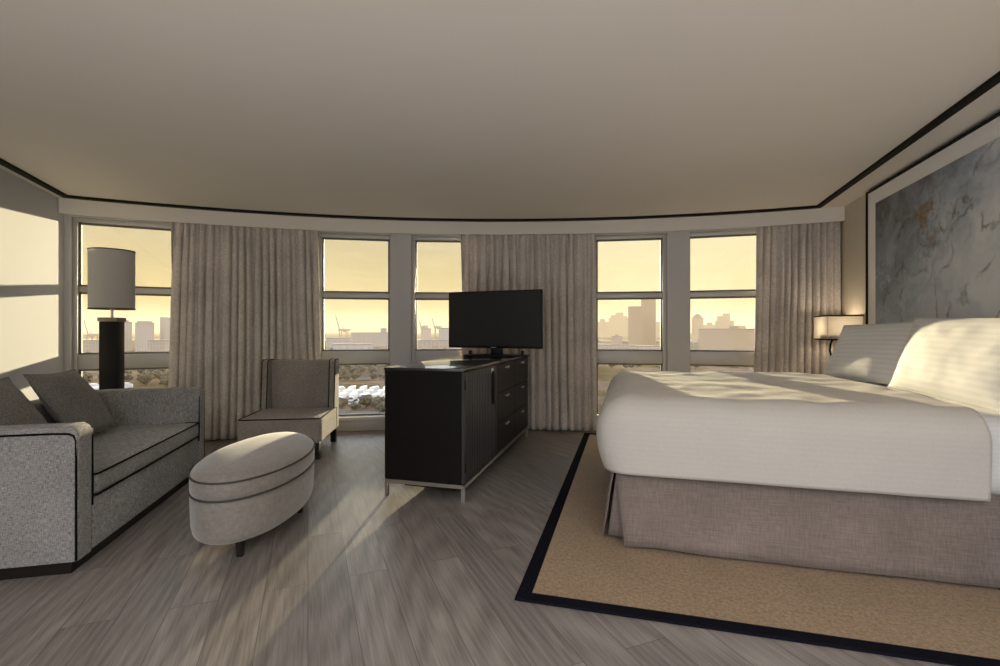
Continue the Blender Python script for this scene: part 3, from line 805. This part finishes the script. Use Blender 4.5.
# ------------------------------------------------------------------ floor lamp behind the sofa
lp = empty('floor_lamp', (-3.50, 4.33, 0), math.radians(12), label='tall floor lamp with black block column and white drum shade behind the sofa', cat='lamp')
link('base', box(-.15, .15, -.15, .15, 0, .03, .004), MT['column'], lp)
link('column', box(-.068, .068, -.068, .068, .031, 1.275, .004), MT['column'], lp)
link('cap', box(-.077, .077, -.077, .077, 1.276, 1.312, .004), plain('cap_bronze', (.30, .26, .21), .4, metal=.6), lp)
bm = bmesh.new(); add_lathe(bm, [(.011, 1.313), (.011, 1.46)], 16)
link('stem', bm, MT['chrome'], lp)
bm = bmesh.new(); add_lathe(bm, [(.168, 1.390), (.168, 1.915), (.164, 1.915), (.164, 1.390)], 56, closed_prof=True)
sh = link('lamp_shade', bm, MT['shade'], lp, angle=50)
for z in (1.385, 1.908):
    bm = bmesh.new(); add_lathe(bm, [(.171, z), (.171, z + .010), (.162, z + .010), (.162, z)], 56, closed_prof=True)
    link('edge_trim', bm, plain('shade_trim', (.07, .06, .05), .6) if z < 1.5 else bpy.data.materials['shade_trim'], sh, angle=50)
bm = bmesh.new()
for a in range(3):
    t = a * 2 * math.pi / 3; add_tube(bm, [(0, 0, 1.458), (.165 * math.cos(t), .165 * math.sin(t), 1.458)], .003, 6)
link('spider', bm, MT['chrome'], sh)

HAZE_C, HAZE_D = (.37, .25, .115, 1), .00055
# ------------------------------------------------------------------ the city outside, 35 m below
GZ = -33.8                                 # street level: the room is about ten floors up
def gpt(u, Y, z=0.0): return Vector(((u - 500) / F * Y, Y, GZ + z))
def zrow(v, Y): return CAMH + (HZ - v) * Y / F - GZ     # height above street of picture row v at distance Y

def ground_mat():
    m, nt, b = new_mat('city_ground'); L = nt.links.new
    tc = N(nt, 'ShaderNodeTexCoord')
    n1 = N(nt, 'ShaderNodeTexNoise'); setin(n1, Scale=.018, Detail=6.0, Roughness=.6); L(tc.outputs['Object'], n1.inputs['Vector'])
    r = N(nt, 'ShaderNodeValToRGB'); L(n1.outputs['Fac'], r.inputs[0]); e = r.color_ramp.elements
    e[0].position = .36; e[0].color = (.030, .025, .012, 1); e[1].position = .70; e[1].color = (.13, .105, .09, 1)
    for p, c in ((.45, (.040, .032, .018, 1)), (.52, (.085, .058, .040, 1)), (.60, (.06, .05, .043, 1))):
        q = e.new(p); q.color = c
    vo = N(nt, 'ShaderNodeTexVoronoi'); setin(vo, Scale=.03); L(tc.outputs['Object'], vo.inputs['Vector'])
    lt = N(nt, 'ShaderNodeMapRange'); setin(lt, From_Min=.45, From_Max=.55, To_Max=.6)
    sp = N(nt, 'ShaderNodeSeparateColor'); L(vo.outputs['Color'], sp.inputs[0]); L(sp.outputs[0], lt.inputs['Value'])
    n2 = N(nt, 'ShaderNodeTexNoise'); setin(n2, Scale=.11, Detail=4.0); L(tc.outputs['Object'], n2.inputs['Vector'])
    mr = N(nt, 'ShaderNodeMapRange'); setin(mr, From_Min=.35, From_Max=.65, To_Min=.7, To_Max=1.35); L(n2.outputs['Fac'], mr.inputs['Value'])
    mx = N(nt, 'ShaderNodeMix', data_type='RGBA', blend_type='MULTIPLY'); mx.inputs[0].default_value = 1; L(r.outputs[0], mx.inputs[6]); L(mr.outputs[0], mx.inputs[7])
    L(mx.outputs[2], b.inputs['Base Color']); b.inputs['Roughness'].default_value = 1.0; b.inputs['Specular IOR Level'].default_value = 0.0
    return m
bm = bmesh.new(); add_box(bm, -5200, 5200, 40, 6500, -1.0, 0)
tag(link('ground', bm, ground_mat(), loc=(0, 0, GZ), smooth=False), kind='structure')
wm = plain('river_water', (.10, .11, .12), .12, var=.1, scale=.01)
bm = bmesh.new()
vs = [bm.verts.new(p) for p in ((-3200, 1750, 0), (2600, 1350, 0), (2600, 1520, 0), (-3200, 2050, 0))]; vt = [bm.verts.new(v.co + Vector((0, 0, .3))) for v in vs]
bm.faces.new(vs[::-1]); bm.faces.new(vt)
for k in range(4): bm.faces.new((vs[k], vs[(k + 1) % 4], vt[(k + 1) % 4], vt[k]))
tag(link('river', bm, wm, loc=(0, 0, GZ + .02), smooth=False), kind='structure')
am = plain('asphalt', (.07, .067, .067), .95, spec=0.0, var=.1, scale=.05)
pm = plain('pale_concrete', (.24, .23, .235), .95, spec=0.0, var=.12, scale=.05)
def lot(name, corners, mat):
    bm = bmesh.new(); vs = [bm.verts.new(gpt(u, Y, .05)) for u, Y in corners]; vt = [bm.verts.new(v.co + Vector((0, 0, .15))) for v in vs]
    bm.faces.new(vs[::-1]); bm.faces.new(vt); n = len(vs)
    for k in range(n): bm.faces.new((vs[k], vs[(k + 1) % n], vt[(k + 1) % n], vt[k]))
    return tag(link(name, bm, mat, smooth=False), kind='structure')
lot('pavement', ((300, 226), (395, 226), (400, 272), (300, 272)), pm)
lot('road', ((290, 190), (420, 190), (420, 205), (290, 212)), am)
lot('road', ((330, 330), (420, 345), (420, 365), (330, 350)), am)
lot('pavement', ((60, 255), (120, 255), (120, 300), (60, 300)), pm)


FOOT = []
def tower(u0, u1, v_top, Y, depth, wall, win, label, name='tower_block', group=None, sx=3.4, sz=3.2, crown=None, rz=None, steps=()):
    """a building whose front spans picture columns u0..u1, v_top its roof line, standing on the street at distance Y"""
    c = gpt((u0 + u1) / 2, Y); wd = (u1 - u0) / F * Y; h = zrow(v_top, Y)
    a = -math.atan2(c.x, c.y) if rz is None else rz
    o = empty(name, c, a, label=label, cat='building', group=group)
    k_ = Matrix.Rotation(a, 3, 'Z')
    for i_ in range(12): FOOT.append((c + k_ @ Vector((-wd / 2 + wd * (i_ + .5) / 12, depth / 2, 0)), max(depth / 2, wd / 24) * 1.15))
    key = 'facade_%s' % name + '%d_%d' % (u0, v_top)
    fm = facade_mat(key, wall, win, sx, sz)
    link('facade', box(-wd / 2, wd / 2, 0, depth, 0, h), fm, o, smooth=False)
    rm = bpy.data.materials.get('roof_grey') or plain('roof_grey', (.09, .085, .08), .9)
    link('roof', box(-wd / 2 - .3, wd / 2 + .3, -.3, depth + .3, h, h + 1.0), rm, o, smooth=False)
    if crown:
        x0, x1, hh = crown
        link('roof_house', box(-wd / 2 + wd * x0, -wd / 2 + wd * x1, depth * .2, depth * .8, h + 1.0, h + 1.0 + hh), fm, o, smooth=False)
    for (x0, x1, vt) in steps:
        h2 = zrow(vt, Y)
        link('tower_step', box(-wd / 2 + wd * x0, -wd / 2 + wd * x1, depth * .1, depth * .9, h + 1.0, max(h + 2.0, h2)), fm, o, smooth=False)
    return o
LAV, LAVW = (.25, .225, .215), (.15, .135, .135)
TAN, TANW = (.235, .165, .10), (.14, .095, .06)
# through the window behind the floor lamp
tower(122.5, 131, 322.5, 800, 24, LAV, LAVW, 'pale high-rise block right beside the floor lamp column', crown=(.2, .7, 3))
tower(137, 152.5, 323.5, 780, 30, LAV, LAVW, 'pale wide high-rise with a capped roof in the window between lamp and curtain', crown=(.1, .9, 3))
tower(161.5, 176, 318, 820, 30, LAV, LAVW, 'pale high-rise half hidden by the curtain behind the sofa')
tower(82, 103, 341, 700, 40, (.20, .18, .16), (.15, .135, .125), 'low pale warehouse left of the floor lamp column', name='warehouse', sz=5)
tower(150, 170, 341, 640, 40, (.22, .195, .175), (.16, .14, .13), 'low pale shed below the capped high-rise', name='warehouse', sz=5)
# port, through the two middle windows
tower(352, 392, 333, 980, 70, (.20, .18, .17), (.16, .145, .14), 'long grey port warehouse with a roof box in the second window from the sofa', name='warehouse', crown=(.72, .86, 9), sx=9, sz=7)
tower(327, 350, 338.5, 800, 60, (.22, .195, .18), (.16, .14, .13), 'low shed under the tall raised crane', name='warehouse', sx=9, sz=5)
tower(334, 372, 344.5, 620, 30, (.25, .23, .22), (.20, .18, .175), 'white flat shed in front of the port warehouse', name='warehouse', sx=9, sz=5)
tower(421, 431, 329, 900, 40, (.36, .29, .24), TANW, 'brownish block with a roof house left of the television', name='office_block', crown=(.2, .7, 6))
tower(439, 462, 328.5, 860, 40, LAV, LAVW, 'grey block partly hidden by the television', name='office_block')
tower(412, 452, 341, 700, 40, (.22, .185, .155), (.16, .13, .105), 'low pale row building left of the television', name='row_building', sx=6, sz=5)
# skyline through the windows beside and above the bed
tower(628.5, 643, 307, 900, 30, TAN, TANW, 'lower half of the pair of brown high-rise slabs above the bed', crown=None)
tower(641.5, 655.5, 298.5, 945, 34, TAN, TANW, 'taller half of the pair of brown high-rise slabs above the bed', crown=(.3, .7, 3))
tower(596, 609, 322, 2300, 60, TAN, TANW, 'faint distant high-rise at the left edge of the window left of the wide pillar', steps=((.3, .7, 319),))
tower(609, 628, 318, 2400, 90, TAN, TANW, 'faint stepped skyline cluster left of the brown slabs', name='skyline_cluster', steps=((.1, .35, 315), (.35, .75, 312.5), (.75, .95, 316)))
tower(655, 668, 322, 2300, 60, TAN, TANW, 'faint distant block right of the brown slabs')
tower(692, 703, 318, 1700, 40, TAN, TANW, 'round-topped distant tower right of the wide pillar', steps=((.15, .85, 315.5), (.3, .7, 314)))
tower(703, 716, 325, 2200, 60, TAN, TANW, 'faint low skyline block between two distant towers', name='skyline_cluster', steps=((.3, .7, 322.5),))
tower(716, 733, 321, 1900, 60, TAN, TANW, 'tall faint skyline cluster with two peaks in the window beside the right curtain', name='skyline_cluster', steps=((.1, .4, 316), (.4, .8, 313.5)))
tower(733, 745, 326, 2100, 60, TAN, TANW, 'faint low block right of the two-peaked skyline cluster')
tower(701, 760, 329.5, 760, 40, (.25, .185, .125), TANW, 'broad brown slab building filling the window beside the right curtain', name='apartment_building', crown=(.48, .62, 5))
tower(592, 628, 345, 760, 30, (.22, .18, .14), (.16, .125, .095), 'low pale building at the foot of the brown slabs, left side', name='row_building', sx=6, sz=5)
tower(612, 622, 337, 800, 30, (.24, .18, .125), TANW, 'small brown block left of the brown slabs', name='office_block', crown=(.3, .7, 3))
tower(630, 660, 346.5, 720, 30, (.24, .20, .155), (.16, .125, .095), 'low pale building in front of the brown slabs', name='row_building', sx=6, sz=5)
tower(691, 706, 343, 820, 30, (.24, .20, .155), (.16, .125, .095), 'low pale building left of the broad brown slab', name='row_building', sx=6, sz=5)

# harbour cranes
cm = plain('crane_steel', (.16, .13, .12), .6)
def crane(u, Y, h, boom_up, label, s=1.0, left=False):
    o = empty('harbour_crane', gpt(u, Y), 0, label=label, cat='crane', group='harbour cranes')
    k = -1 if left else 1
    for x in (0, 16 * s):
        for y in (0, 14): link('leg', box(x, x + 1.8, y, y + 1.8, 0, h), cm, o, smooth=False)
    link('portal_beam', box(-2, 20 * s, -1, 17, h, h + 2.6), cm, o, smooth=False)
    bb = bmesh.new()
    b0 = Vector((-1 if k > 0 else 19 * s, 7, h + 2.6)); d = Vector((-.26 * k, 0, .965)) if boom_up else Vector((-.98 * k, 0, .15))
    add_tube(bb, [b0, b0 + d * boom_up], [1.5, .9], 6)
    link('boom', bb, cm, o, smooth=False)
    link('rear_beam', tube([(0, 7, h + 3.4), (26 * s * k + (0 if k > 0 else 18), 7, h + 3.4)], 1.5, 6), cm, o, smooth=False)
    link('mast', tube([(8 * s, 7, h + 2.6), (6 * s, 7, h + 13 * s)], .8, 6), cm, o, smooth=False)
    link('cabin', box(8 * s, 14 * s, 4, 10, h - 3, h - .1), cm, o, smooth=False)
    return o
crane(339, 1150, zrow(331, 1150), 36, 'crane with tall raised boom in the second window from the sofa')
crane(421, 1300, zrow(328, 1300), 20, 'small crane with raised boom at the left of the third window', .6)
crane(434.5, 1250, zrow(328, 1250), 26, 'crane with raised boom just left of the television', .7)
crane(86, 1100, zrow(336, 1100), 36, 'crane with raised boom left of the floor lamp column', .8)

# trees: one crown and trunk, copied
tm = plain('tree_leaves', (.017, .0155, .005), .9, var=.35, scale=.6, bump=.3); km = plain('tree_bark', (.07, .05, .035), .9)
bm = bmesh.new(); bmesh.ops.create_icosphere(bm, subdivisions=4, radius=1.0)
for v in bm.verts:
    n = v.co.normalized(); v.co = n * (1 + .42 * noise.noise(n * 2.0) + .30 * noise.noise(n * 5) + .12 * noise.noise(n * 12))
    v.co.z = v.co.z * .82
tree0 = empty('tree', (0, 0, 0), label='bushy dark green tree among the fields below the windows', cat='tree', group='trees below the windows')
cr = link('crown', bm, tm, tree0, loc=(0, 0, 1.25), angle=180); tk = link('trunk', tube([(0, 0, 0), (.03, .02, .8)], [.12, .08], 6), km, tree0)
spots = []
rt = random.Random(5)
for (ua, ub, ya, yb, n) in ((326, 362, 330, 420, 34), (362, 392, 420, 520, 12), (372, 392, 330, 390, 10), (84, 122, 300, 340, 6), (122, 172, 290, 420, 22), (318, 392, 520, 760, 22), (325, 392, 200, 218, 8),
                            (590, 668, 430, 640, 34), (684, 762, 430, 640, 34), (412, 450, 520, 760, 12), (84, 170, 480, 680, 20)):
    for _ in range(n * 7):
        u, Y, sz_ = rt.uniform(ua, ub), rt.uniform(ya, yb), rt.uniform(2.0, 4.2)
        p = gpt(u, Y)
        if any((gpt(a, b) - p).length < (c + sz_) * 1.3 for a, b, c in spots): continue
        if any(abs((q - p).length) < r + sz_ * 1.6 for q, r in FOOT): continue
        if n <= 0: break
        n -= 1; spots.append((u, Y, sz_))
for i, (u, Y, s) in enumerate(spots):
    o, c, t = (tree0, cr, tk) if i == 0 else (tree0.copy(), cr.copy(), tk.copy())
    if i:
        for q in (o, c, t): COL.objects.link(q)
        c.parent = o; t.parent = o
    o.location = gpt(u, Y); o.rotation_euler.z = rt.uniform(0, 6.28); o.scale = (s, s, s * rt.uniform(.8, 1.2))

# white lorries and vans on the lot
vb = plain('van_white', (.42, .42, .43), .4); vg = plain('van_glass', (.03, .03, .035), .2); vt_ = plain('van_tyre', (.02, .02, .02), .8)
bm = bmesh.new(); add_box(bm, -1.25, 1.25, -5.0, 3.0, .9, 3.9, .08, 1); add_box(bm, -1.2, 1.2, 3.1, 5.2, .7, 2.9, .25, 2)
lorry0 = empty('lorry', (0, 0, 0), label='white lorry parked on the pale lot below the second window', cat='lorry', group='lorries on the lot')
lb = link('body', bm, vb, lorry0)
lw = link('windscreen', box(-1.05, 1.05, 5.15, 5.24, 1.7, 2.7), vg, lorry0, smooth=False)
bm = bmesh.new()
add_tube(bm, [(-1.25, 0, .5), (1.25, 0, .5)], .5, 14)
wl = [link('wheel', bm, vt_, lorry0, loc=(0, -3.4, 0))]
for y in (-1.9, 3.6):
    q = wl[0].copy(); COL.objects.link(q); q.location = (0, y, 0); q.parent = lorry0; wl.append(q)
ls = []
for r_, (ya, n) in enumerate(((234, 6), (248, 5), (262, 5))):
    for k in range(n): ls.append((330 + k * 11.5 + r_ * 5, ya))
ls += [(84, 262), (91, 276), (98, 262), (124, 280)]
for i, (u, Y) in enumerate(ls):
    parts = [lb, lw] + wl
    o = lorry0 if i == 0 else lorry0.copy()
    if i:
        COL.objects.link(o)
        for p_ in parts:
            q = p_.copy(); COL.objects.link(q); q.parent = o
        if u < 200: o['label'] = 'white lorry parked below the window behind the floor lamp'; o['group'] = 'lorries below the lamp window'
    o.location = gpt(u, Y, .2); o.rotation_euler.z = math.radians(rt.choice((4, -3, 184, 0)))

# evening haze lying over the city
hm = bpy.data.materials.new('haze_air'); hm.use_nodes = True; nt = hm.node_tree
nt.nodes.remove(nt.nodes['Principled BSDF'])
vs_ = N(nt, 'ShaderNodeVolumeScatter'); vs_.inputs['Color'].default_value = HAZE_C; vs_.inputs['Density'].default_value = HAZE_D; vs_.inputs['Anisotropy'].default_value = -.3
nt.links.new(vs_.outputs[0], nt.nodes['Material Output'].inputs['Volume'])
bm = bmesh.new(); add_box(bm, -4800, 4800, 60, 6000, -.5, 190)
tag(link('haze', bm, hm, loc=(0, 0, GZ), smooth=False), label='yellow evening haze lying over the city outside', cat='haze', kind='stuff')

# ------------------------------------------------------------------ light and camera
def aim(az, el):    # unit vector towards the sun; az measured from +Y to +X
    return Vector((math.sin(az) * math.cos(el), math.cos(az) * math.cos(el), math.sin(el)))
SUN_AZ, SUN_EL, SUN_E = math.radians(2.1), math.radians(4.9), 11.0
ld = bpy.data.lights.new('sun', 'SUN'); ld.energy = SUN_E; ld.angle = math.radians(.8); ld.color = (1.0, .75, .42)
lo = bpy.data.objects.new('sun', ld); COL.objects.link(lo); lo.location = (3, 12, 6)
lo.rotation_euler = aim(SUN_AZ, SUN_EL).to_track_quat('Z', 'Y').to_euler()

w = bpy.data.worlds.new('evening_sky_and_fill'); SC.world = w; w.use_nodes = True
nt = w.node_tree; L = nt.links.new
bg = nt.nodes['Background']
tc = N(nt, 'ShaderNodeTexCoord'); sp = N(nt, 'ShaderNodeSeparateXYZ'); L(tc.outputs['Generated'], sp.inputs[0])
def ramp(stops, src):
    r = N(nt, 'ShaderNodeValToRGB'); e = r.color_ramp.elements
    e[0].position, e[0].color = stops[0][0], c4(stops[0][1]); e[1].position, e[1].color = stops[-1][0], c4(stops[-1][1])
    for p, c in stops[1:-1]:
        q = e.new(p); q.color = c4(c)
    L(src, r.inputs[0]); return r.outputs[0]
front = ramp(((0, (.555, .38, .155)), (.05, (.565, .41, .175)), (.10, (.565, .455, .22)), (.25, (.55, .50, .36)), (.5, (.50, .54, .60)), (1, (.42, .50, .62))), sp.outputs['Z'])
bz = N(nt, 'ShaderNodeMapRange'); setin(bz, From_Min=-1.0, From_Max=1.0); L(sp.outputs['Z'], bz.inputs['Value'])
back_fill = ramp(((0, (.60, .60, .62)), (.28, (.58, .58, .60)), (.44, (.20, .205, .22)), (.60, (.20, .208, .224)), (.72, (.74, .77, .83)), (1, (.74, .79, .88))), bz.outputs[0])  # unseen sky behind the camera, brightened above and below as added room fill
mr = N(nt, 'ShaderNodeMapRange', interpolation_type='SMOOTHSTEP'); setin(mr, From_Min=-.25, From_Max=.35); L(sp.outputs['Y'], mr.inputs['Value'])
# brighter glow round the sun
dt = N(nt, 'ShaderNodeVectorMath', operation='DOT_PRODUCT'); dt.inputs[1].default_value = aim(math.radians(20), math.radians(11)); L(tc.outputs['Generated'], dt.inputs[0])
gl = N(nt, 'ShaderNodeMapRange', interpolation_type='SMOOTHERSTEP'); setin(gl, From_Min=.955, From_Max=1.0, To_Min=0, To_Max=.26); L(dt.outputs['Value'], gl.inputs['Value'])
# thin streaks of cloud
mp = N(nt, 'ShaderNodeMapping'); mp.inputs['Scale'].default_value = (3.0, 3.0, 14.0); L(tc.outputs['Generated'], mp.inputs['Vector'])
cn = N(nt, 'ShaderNodeTexNoise'); setin(cn, Scale=2.2, Detail=6.0, Roughness=.6); L(mp.outputs[0], cn.inputs['Vector'])
cr = N(nt, 'ShaderNodeMapRange'); setin(cr, From_Min=.50, From_Max=.75, To_Min=0, To_Max=.085); L(cn.outputs['Fac'], cr.inputs['Value'])
sm = N(nt, 'ShaderNodeMath', operation='ADD'); L(gl.outputs[0], sm.inputs[0]); L(cr.outputs[0], sm.inputs[1])
gc = N(nt, 'ShaderNodeMix', data_type='RGBA', blend_type='ADD'); gc.clamp_result = False
gm = N(nt, 'ShaderNodeVectorMath', operation='SCALE'); gm.inputs[0].default_value = (1.0, .90, .58); L(sm.outputs[0], gm.inputs['Scale'])
# the sky above the band seen through the glass is brighter and bluer
up = N(nt, 'ShaderNodeMapRange', interpolation_type='SMOOTHSTEP'); setin(up, From_Min=.24, From_Max=.5, To_Min=1.0, To_Max=5.5); L(sp.outputs['Z'], up.inputs['Value'])
fs_ = N(nt, 'ShaderNodeVectorMath', operation='SCALE'); L(front, fs_.inputs[0]); L(up.outputs[0], fs_.inputs['Scale'])
gc.inputs[0].default_value = 1.0; L(fs_.outputs[0], gc.inputs[6]); L(gm.outputs[0], gc.inputs[7])
bk_s = N(nt, 'ShaderNodeVectorMath', operation='SCALE'); bk_s.inputs['Scale'].default_value = 5.0; L(back_fill, bk_s.inputs[0])
mx = N(nt, 'ShaderNodeMix', data_type='RGBA'); L(mr.outputs[0], mx.inputs[0]); tint = ramp(((.2, (.93, .955, 1.0)), (.8, (1.0, .895, .79))), sp.outputs['X'])   # fill tinted cooler on the left, warmer on the right
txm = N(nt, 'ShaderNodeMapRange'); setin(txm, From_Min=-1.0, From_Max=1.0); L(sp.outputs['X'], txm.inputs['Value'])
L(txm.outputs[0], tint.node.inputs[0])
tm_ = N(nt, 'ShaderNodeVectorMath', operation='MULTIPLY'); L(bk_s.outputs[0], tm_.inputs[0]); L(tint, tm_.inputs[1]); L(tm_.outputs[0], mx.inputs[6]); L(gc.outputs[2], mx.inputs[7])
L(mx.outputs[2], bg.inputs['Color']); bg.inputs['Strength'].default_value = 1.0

cd = bpy.data.cameras.new('camera'); cam = bpy.data.objects.new('camera', cd); COL.objects.link(cam)
cam.location = (0, 0, CAMH); cam.rotation_euler = (math.pi / 2, 0, 0)
cd.sensor_width = 36; cd.lens = 36 * F / 1000; cd.shift_y = (HZ - 333) / 1000.0; cd.clip_end = 12000; cd.clip_start = .05
SC.camera = cam
SC.view_settings.view_transform = 'Standard'; SC.view_settings.look = 'None'
SC.view_settings.exposure = 0.25; SC.view_settings.gamma = 1.0; SC.view_settings.use_curve_mapping = False
SC.cycles.max_bounces = 10; SC.cycles.diffuse_bounces = 6; SC.cycles.transparent_max_bounces = 16
SC.cycles.sample_clamp_indirect = 6.0
